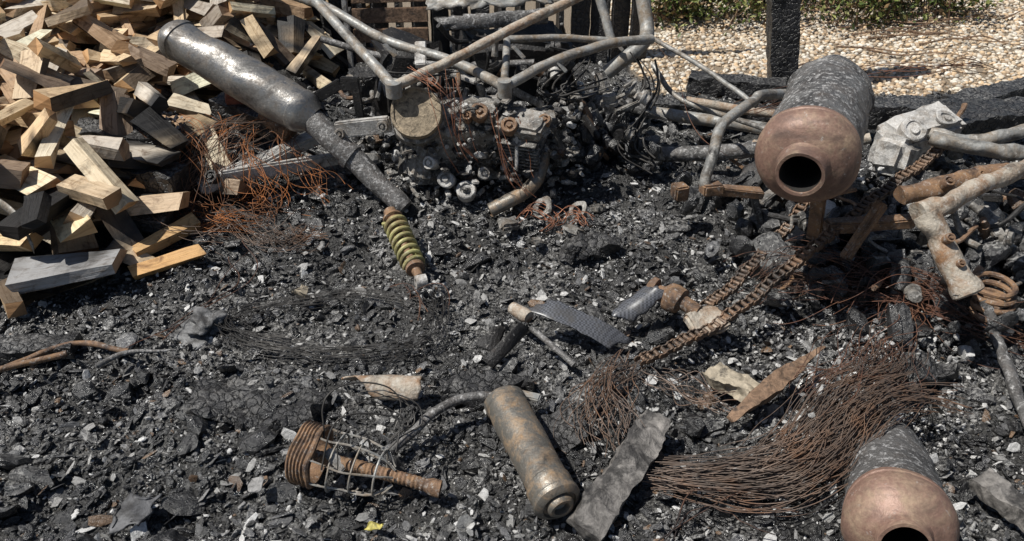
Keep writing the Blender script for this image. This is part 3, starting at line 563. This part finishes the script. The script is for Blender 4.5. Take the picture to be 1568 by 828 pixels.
# ---------------------------------------------------------------- chains
def chain(name,pts,pitch=.024):
    e=empty(name);p=cat(pts,30);s=np.concatenate([[0],np.cumsum(np.linalg.norm(np.diff(p,axis=0),axis=1))]);n=int(s[-1]/pitch)
    q=np.stack([np.interp(np.arange(n+1)*pitch,s,p[:,c]) for c in range(3)],-1);q[:,0]+=.004*np.sin(np.arange(n+1)*.9);q[:,2]+=.003*np.sin(np.arange(n+1)*.7);pl=[];rl=[]
    for i in range(n):
        d=q[i+1]-q[i];d/=np.linalg.norm(d);sd=np.cross(d,[0,0,1]);sd/=np.linalg.norm(sd);up=np.cross(sd,d)
        o=.018 if i%2 else .013
        for sg in (-1,1):
            c=(q[i]+q[i+1])/2+sd*sg*o;m=[]
            for ux,uy in ((-.75,.0),(-.62,.75),(-.35,1),(0,.72),(.35,1),(.62,.75),(.75,0),(.62,-.75),(.35,-1),(0,-.72),(-.35,-1),(-.62,-.75)):
                m.append(c+d*ux*pitch*1.0+up*uy*.010)
            m=np.array(m);V=np.concatenate([m-sd*.002,m+sd*.002]);k=12;j=np.arange(k)
            pl.append((V,[np.array([j[::-1]]),np.array([j+k]),np.stack([j,(j+1)%k,(j+1)%k+k,j+k],-1)]))
        rl.append(lathe(q[i]-sd*.021,q[i]+sd*.021,[(0,.001),(0,.0045),(.010,.0045),(.010,.0075),(.032,.0075),(.032,.0045),(.042,.0045),(.042,.001)],10))
    part(e,'link_plates',pl,M_chain,False);part(e,'rollers',rl,M_chain);return e
chain('drive_chain',[(1.56,2.68,.42),(1.52,2.60,.41),(1.25,2.40,.34),(.98,2.20,.25),(.70,2.03,.11),(.52,1.92,.085),(.38,1.84,.075)])
chain('drive_chain.001',[(1.1,2.6,.25),(1.03,2.50,.20),(.92,2.40,.15),(.83,2.30,.12),(.74,2.2,.10),(.62,2.08,.10)])
# ---------------------------------------------------------------- right-hand machine
e=empty('second_motorcycle_frame')
def TT(nm,p,r,m=M_beige,k=20): return T(nm,p,r,m,e,k,.007)
TT('subframe_tube',[(1.75,2.3,.58),(1.60,2.2,.56),(1.40,2.10,.54),(1.25,2.02,.51),(1.18,2.0,.49)],[.028,.028,.027,.031,.040])
TT('drop_arm',[(1.20,2.0,.50),(1.24,1.95,.44),(1.30,1.85,.33)],[.040,.034,.040])
part(e,'arm_eye',[lathe((1.29,1.87,.35),(1.315,1.83,.31),[(0,.04),(.02,.046),(.04,.046),(.045,.040),(.045,.024),(.02,.022),(.02,.001)],26)],M_beige,dent=.003)
TT('linkage',[(1.27,2.28,.41),(1.40,2.30,.435),(1.55,2.35,.45),(1.66,2.4,.44)],.030,M_rust)
TT('side_rail',[(1.50,2.62,.47),(1.65,2.55,.46),(1.85,2.5,.45)],.026,M_frame);TT('side_rail_2',[(1.6,2.8,.41),(1.73,2.7,.42),(1.95,2.72,.47)],.025,M_frame)
TT('long_tube',[(1.46,1.98,.2),(1.48,1.90,.13),(1.45,1.70,.08),(1.42,1.5,.06),(1.40,1.38,.05)],.017,M_mbody)
part(e,'gearbox_casting',[boxg((1.60,2.88,.38),(.3,.18,.12),(10,-12,15),.03,3,3),boxg((1.48,2.78,.33),(.16,.14,.14),(0,15,40),.03,3,3),cap((1.53,2.80,.42),.05,(0,-.5,.8)),cap((1.66,2.84,.44),.035,(0,-.5,.8))],M_alu,dent=.012,df=16)
part(e,'bracket',[barg((1.05,2.28,.30),(1.35,2.3,.30),.05,.04,.006,2),barg((1.1,2.2,.22),(1.2,2.25,.40),.03,.04,.006,2)],M_rust,dent=.008)
part(e,'arm_lugs',[cap((1.24,1.92,.46),.014,(0,-.7,.7)),cap((1.27,1.88,.40),.012,(0,-.7,.7)),cap((1.4,2.27,.46),.02,(0,-.5,.8)),cap((1.52,2.3,.47),.015,(0,-.5,.8))],M_rust)
for nm,m_,cnt in (('loose_black_parts',M_blk,34),('loose_ashy_parts',M_cast,44),('loose_rusty_parts',M_rust,30)):
    gs=[]
    for q in range(cnt):
        x=rng.uniform(1.0,2.0);y=rng.uniform(2.0,3.2);c=np.array([x,y,float(H(np.array(x),np.array(y),False))+rng.uniform(.03,.22)]);d=rng.normal(size=3);d[2]*=.3;d/=np.linalg.norm(d);s=rng.uniform(.03,.10);t=rng.integers(0,3)
        if t==0: gs.append(barg(c,c+d*s*1.8,rng.uniform(.015,.05),rng.uniform(.006,.03)))
        elif t==1: r_=rng.uniform(.012,.03);gs.append(lathe(c,c+d*s,[(0,.001),(0,r_),(s*.4,r_),(s*.4,r_*1.3),(s*.6,r_*1.3),(s*.6,r_*.8),(s,r_*.8),(s,.001)],14))
        else: gs.append(tubeg(cat([c,c+d*s+rng.normal(0,.02,3),c+d*s*2.2+rng.normal(0,.03,3)]),rng.uniform(.005,.012),8))
    part(e,nm,gs,m_,dent=.004,df=30)
t=np.linspace(0,1,120);an=t*2*np.pi*4.5
part(e,'coil_spring',[tubeg(np.c_[1.5+.055*np.cos(an),1.98+.05*np.sin(an)+.04*t,.14+.11*t],.009,8)],M_rust,dent=.003)
# ---------------------------------------------------------------- lamp cage
e=empty('caged_work_lamp')
c0=np.array([-.555,1.455,.095]);c1=np.array([-.19,1.375,.045]);d=(c1-c0)/np.linalg.norm(c1-c0);A=np.cross(d,[0,0,1]);A/=np.linalg.norm(A);B=np.cross(d,A)
prof=[(0,.078)];
for q in range(5): prof+=[(.006+q*.009,.084),(.010+q*.009,.080)]
prof+=[(.055,.084),(.06,.082),(.06,.070),(.05,.066),(.01,.066),(.0,.078)]
part(e,'ribbed_collar',[lathe(c0,c1,prof,40)],M_rust,dent=.004)
ca=[]
for q in range(7):
    a_=q/7*2*math.pi+.2;rr=math.cos(a_)*A+math.sin(a_)*B
    ca.append(tubeg(cat([c0+d*.05+rr*.076,c0+d*.14+rr*.076,c0+d*.22+rr*.058,c0+d*.255+rr*.022]),.0028,6))
for s_,r_ in ((.11,.078),(.17,.072),(.225,.055)):
    t=np.linspace(0,2*np.pi,33)[:,None];ca.append(tubeg(c0+d*s_+r_*(np.cos(t)*A+np.sin(t)*B),.003,6,False))
part(e,'wire_cage',ca,M_frame,dent=.008,df=12)
part(e,'threaded_rod',[lathe(c0+d*.04,c1,[(0,.001),(0,.016)]+[(.003+q*.006,.016+.002*(q%2)) for q in range(52)]+[(.32,.022),(.345,.022),(.345,.012),(.33,.001)],20)],M_rust,dent=.002)
part(e,'glass_shard',[barg(c0+d*.08+[0,0,.03],c0+d*.13+[0,-.02,.0],.03,.006)],M_alu)
wires('cage_wire',[[c0+[.1,.1,.05],c0+[.2,.06,.1],c0+[.3,.04,.05],c0+[.2,-.08,.0]],[c0+[.08,-.1,0],c0+[.12,0,.13],c0+[.25,.05,.09],c0+[.26,-.05,0]]],6,.03,.0022,M_bwire,e)
# ---------------------------------------------------------------- panels and scraps
sheet('carbon_fibre_panel',[(.02,2.07,.11),(.12,2.10,.13),(.40,1.99,.04),(.32,1.93,.04)],.02,M_carb,None,18,.005,.006,14,.1)
e=empty('broken_lever');T('rod',[(.06,1.99,.09),(.12,1.93,.07),(.19,1.86,.045)],.010,M_mbody,e);part(e,'knuckle',[lathe((.0,2.09,.1),(.06,2.03,.1),[(0,.001),(0,.02),(.06,.024),(.08,.02),(.08,.001)],16)],M_beige,dent=.004)
sheet('black_fairing_shard',[(-.09,1.88,.05),(.02,1.98,.12),(.06,2.0,.08),(-.06,1.86,.03)],.006,M_blk,None,8,.003)
sheet('black_fairing_shard.001',[(.28,2.10,.04),(.48,2.20,.14),(.53,2.13,.12),(.38,2.05,.04)],.02,M_carb,None,16,.003,.01,18,.3)
sheet('black_fairing_shard.002',[(-.12,1.95,.05),(-.06,2.0,.09),(-.02,2.02,.07),(-.05,1.93,.03)],.006,M_blk,None,8,.003)
sheet('black_fairing_shard.003',[(.85,3.0,.06),(1.05,3.1,.16),(1.15,3.0,.1),(.95,2.9,.05)],.02,M_blk,None,14,.003,.015,14,.3)
e=empty('wheel_hub');part(e,'hub',[lathe((.46,2.19,.12),(.62,2.05,.1),[(0,.001),(0,.02),(.01,.036),(.03,.036),(.03,.018),(.06,.02),(.08,.042),(.1,.045),(.13,.042),(.14,.026),(.2,.026),(.2,.001)],24)],M_rust,dent=.006)
part(e,'flange_plate',[boxg((.62,2.02,.09),(.13,.10,.03),(20,-10,20),.01,2,3)],M_beige,dent=.014,df=20)
sheet('curved_metal_panel',[(-.52,1.80,.035),(-.24,1.80,.045),(-.26,1.69,.045),(-.41,1.72,.035)],.045,M_beige,None,18,.004,.006,14,.1)
def plank(name,p0,p1,w,h,mat,dent,df,roll=0,taper=0):
    e=empty(name);V,P=gridbox(p0,p1,w,h,.007,roll,taper);V=dentv(dentv(V,dent,df),dent*.5,df*3.5);build('plank',V,P,mat,smooth=True,parent=e,angle=35)
plank('charred_plank',(.175,1.24,.05),(.40,1.58,.09),.085,.05,M_plank,.010,16,20)
plank('splintered_plank',(.60,1.60,.07),(.95,1.87,.11),.06,.03,M_brw,.007,12,15,.9);plank('burnt_wood_chunk',(.60,1.82,.06),(.70,1.71,.06),.07,.04,M_stone,.012,22)
plank('charred_plank.001',(1.20,1.40,.06),(1.30,1.2,.05),.06,.04,M_plank,.008,18)
part(None,'stone',[boxg((-.74,2.27,.03),(.05,.04,.04),(20,30,10),.012,3,3)],M_stone,dent=.010,df=40)
def blob(name,c,s,mat,amp=.3,f=9,seed=0):
    V,F=ico(4);v=V*np.array(s);n=vn(V[:,0]*f*.3+seed,V[:,1]*f*.3+V[:,2]*2,50)-.5+.5*(vn(V[:,0]*f+seed,V[:,1]*f+V[:,2]*5,51)-.5);v=v*(1+amp*2*n)[:,None]+np.array(c)
    return build(name,v,[F],mat,smooth=True)
blob('melted_plastic_sheet',(-1.02,2.10,.02),(.075,.08,.035),M_cloth,.55,5)
for nm,(cx_,cy_,cz_,sx,sy,sz,n) in (('ash_clump',(1.2,1.93,.07,.08,.06,.015,360)),('ash_clump.001',(-1.42,3.02,.34,.035,.035,.03,140)),('ash_clump.002',(.95,1.60,.12,.05,.04,.012,160)),('ash_clump.003',(1.3,2.75,.26,.07,.06,.02,220)),('ash_clump.004',(-.28,2.28,.04,.028,.028,.01,120))):
    P=rng.normal(0,1,(n,3))*np.array([sx,sy,sz])+np.array([cx_,cy_,cz_]);s=U(.002,.011,n)
    r=lumps(va,P,s[:,None]*np.c_[U(.7,1.8,n),U(.5,1.2,n),U(.2,.7,n)],rotm(n),ccol(n,(.10,.26,.38,.24,.02)));build(nm,r[0],[r[1]],M_char,col=r[2])
sheet('slate_shard',[(-1.0,1.24,.04),(-.90,1.24,.04),(-.89,1.38,.03),(-.98,1.38,.03)],.005,M_slate,None,14,.006,.008,20,.3)
sheet('slate_shard.001',[(-.68,1.36,.04),(-.63,1.36,.04),(-.63,1.41,.05),(-.69,1.42,.04)],.005,M_ashm,None,10,.006,.006,20,.4)
sheet('yellow_scrap',[(-.37,1.25,.04),(-.31,1.23,.045),(-.29,1.26,.04),(-.35,1.28,.04)],.006,M_yel,None,14,.003,.014,50,.6)
st=cat([(-2.10,2.44,.20),(-1.98,2.48,.29),(-1.83,2.44,.32),(-1.71,2.38,.28),(-1.66,2.33,.18)],8);V=np.concatenate([st+[0,0,.016],st-[0,.012,.016]]);n=len(st);j=np.arange(n-1)
o=build('steel_strap',V,[np.stack([j,j+1,j+1+n,j+n],-1)],M_frame,smooth=True);m=o.modifiers.new('s','SOLIDIFY');m.thickness=.003
e=empty('garden_shears')
T('handle',[(-1.75,1.72,.05),(-1.55,1.82,.06),(-1.38,1.9,.06)],.010,M_rust,e);T('handle_2',[(-1.75,1.82,.05),(-1.58,1.80,.06),(-1.4,1.96,.05),(-1.2,1.92,.05)],.009,M_rust,e);T('blade',[(-1.27,1.85,.05),(-1.2,1.9,.06),(-1.05,1.93,.05)],[.010,.008,.003],M_mbody,e)
# ---------------------------------------------------------------- wires
wires('steel_wire_bundle',[[(.33,1.42,.05),(.52,1.36,.07),(.68,1.34,.09),(.82,1.40,.13),(.92,1.52,.16),(1.10,1.62,.15),(1.33,1.60,.09)],[(.33,1.40,.05),(.55,1.39,.08),(.72,1.40,.11),(.85,1.48,.14),(1.0,1.60,.15),(1.2,1.68,.13)],[(.35,1.44,.05),(.6,1.42,.07),(.75,1.48,.1),(.9,1.62,.14),(1.1,1.75,.13),(1.22,1.95,.1)]],185,[.014,.03,.034,.034,.034,.05],.0013,M_wire,wand=.8,short=.22)
wires('steel_wire_bundle.001',[[(.37,1.86,.05),(.26,1.75,.07),(.21,1.62,.06),(.24,1.5,.05)],[(.38,1.9,.05),(.3,1.74,.08),(.28,1.62,.07),(.30,1.48,.05)],[(.4,1.8,.05),(.5,1.7,.08),(.65,1.65,.06)]],60,.03,.0013,M_wire,wand=.9)
wires('steel_wire_bundle.002',[[(.85,2.25,.08),(1.1,2.2,.12),(1.35,2.15,.13),(1.6,2.05,.1)],[(.8,2.2,.06),(1.0,2.3,.12),(1.25,2.2,.14),(1.5,2.2,.14)],[(1.1,1.95,.1),(1.3,2.1,.16),(1.6,1.95,.1),(1.8,1.9,.1)],[(1.2,1.95,.13),(1.0,1.75,.12),(.8,1.62,.08)]],150,.055,.0012,M_rwire,wand=.9)
wires('tyre_cord_tangle',[[(-1.42,3.08,.36),(-1.3,2.95,.34),(-1.18,2.8,.15),(-1.1,2.72,.08)],[(-1.05,3.2,.33),(-1.2,3.0,.3),(-1.3,2.8,.13),(-1.32,2.66,.09)],[(-.98,3.25,.3),(-.95,3.05,.25),(-.85,2.93,.14),(-.7,2.85,.10)],[(-1.4,2.9,.2),(-1.3,2.74,.1),(-1.15,2.66,.08),(-.95,2.74,.08)],[(-1.15,3.1,.3),(-1.05,2.9,.2),(-1.0,2.8,.1),(-1.05,2.7,.08)]],110,.045,.0013,M_orust,wand=1.1)
wires('tyre_cord_tangle.001',[[(-1.45,3.0,.3),(-1.4,2.8,.15),(-1.25,2.62,.08),(-1.05,2.62,.06)],[(-1.2,2.75,.1),(-.9,2.6,.06),(-.7,2.65,.06)],[(-1.0,3.2,.32),(-1.2,3.0,.3),(-1.35,2.75,.12),(-1.25,2.6,.07)]],100,.05,.0012,M_wire,wand=1.1)
ang=np.linspace(.2,5.6,14)
wires('thin_wire_loops',[[(-.6+.36*math.cos(a),2.1+.17*math.sin(a)*(1 if math.cos(a)>0 else .8),.03) for a in ang],[(-.9,2.2,.03),(-.85,2.0,.03),(-.6,1.95,.03),(-.3,2.0,.04),(-.26,2.2,.06),(-.33,2.32,.05)]],40,.022,.0010,M_bwire,wand=.8)
wires('loose_wires',[[(-.4,2.3,.05),(-.3,2.2,.06),(-.25,2.05,.04)],[(1.0,3.3,.3),(1.2,3.0,.5),(1.4,3.2,.5),(1.6,3.6,.3)],[(.6,3.5,.6),(.7,3.2,.5),(.75,3.0,.3),(.9,2.9,.2)],[(1.6,3.7,.3),(2.0,3.6,.4),(2.5,3.9,.3)],[(0.3,1.1,.03),(.5,1.3,.06),(.75,1.25,.04)],[(-1.2,1.9,.03),(-1,2.3,.05),(-1.05,2.6,.05)]],26,.03,.0018,M_rwire,wand=1)
wires('copper_windings',[[(.0,2.75,.05),(.08,2.8,.09),(.16,2.74,.06),(.1,2.68,.04)],[(.18,2.72,.05),(.26,2.76,.08),(.3,2.7,.05)]],20,.02,.0014,M_copwire)
e=empty('melted_casting')
part(e,'pieces',[boxg((-.01,2.74,.05),(.09,.06,.03),(20,10,30),.01,2,3),boxg((.24,2.68,.05),(.08,.06,.03),(-20,10,-30),.01,2,3),boxg((.36,2.86,.05),(.06,.05,.03),(0,10,50),.01,2,3),boxg((.1,2.62,.03),(.05,.05,.02),(0,10,10),.01,2,3),lathe((.13,2.80,.08),(.10,2.77,.12),[(0,.02),(0,.045),(.015,.045),(.015,.02),(0,.02)],20),lathe((.28,2.82,.06),(.26,2.79,.1),[(0,.02),(0,.035),(.02,.035),(.02,.02),(0,.02)],20)],M_cast,dent=.010,df=30)
# ---------------------------------------------------------------- camera, light
cam=bpy.data.cameras.new('camera');cam.sensor_width=36;cam.lens=27.55;cam.clip_start=.05;cam.clip_end=1500
co=bpy.data.objects.new('camera',cam);sc.collection.objects.link(co);co.location=(0,0,1.6);co.rotation_euler=(math.radians(57),0,0);sc.camera=co
sd=Vector((-.48,-.10,.84)).normalized()
sl=bpy.data.lights.new('sun','SUN');sl.energy=5;sl.angle=math.radians(.5);sl.color=(1,.97,.91)
so=bpy.data.objects.new('sun',sl);sc.collection.objects.link(so);so.rotation_euler=sd.to_track_quat('Z','Y').to_euler();so.location=(0,0,5)
w=bpy.data.worlds.new('World');sc.world=w;w.use_nodes=True;nt=w.node_tree;sk=nt.nodes.new('ShaderNodeTexSky');sk.sky_type='NISHITA';sk.sun_disc=False
sk.sun_elevation=math.asin(sd.z);sk.sun_rotation=math.atan2(sd.x,sd.y)%(2*math.pi)
bg=nt.nodes['Background'];nt.links.new(sk.outputs[0],bg.inputs[0]);bg.inputs[1].default_value=.055
sc.view_settings.view_transform='Standard';sc.view_settings.look='None';sc.view_settings.exposure=0
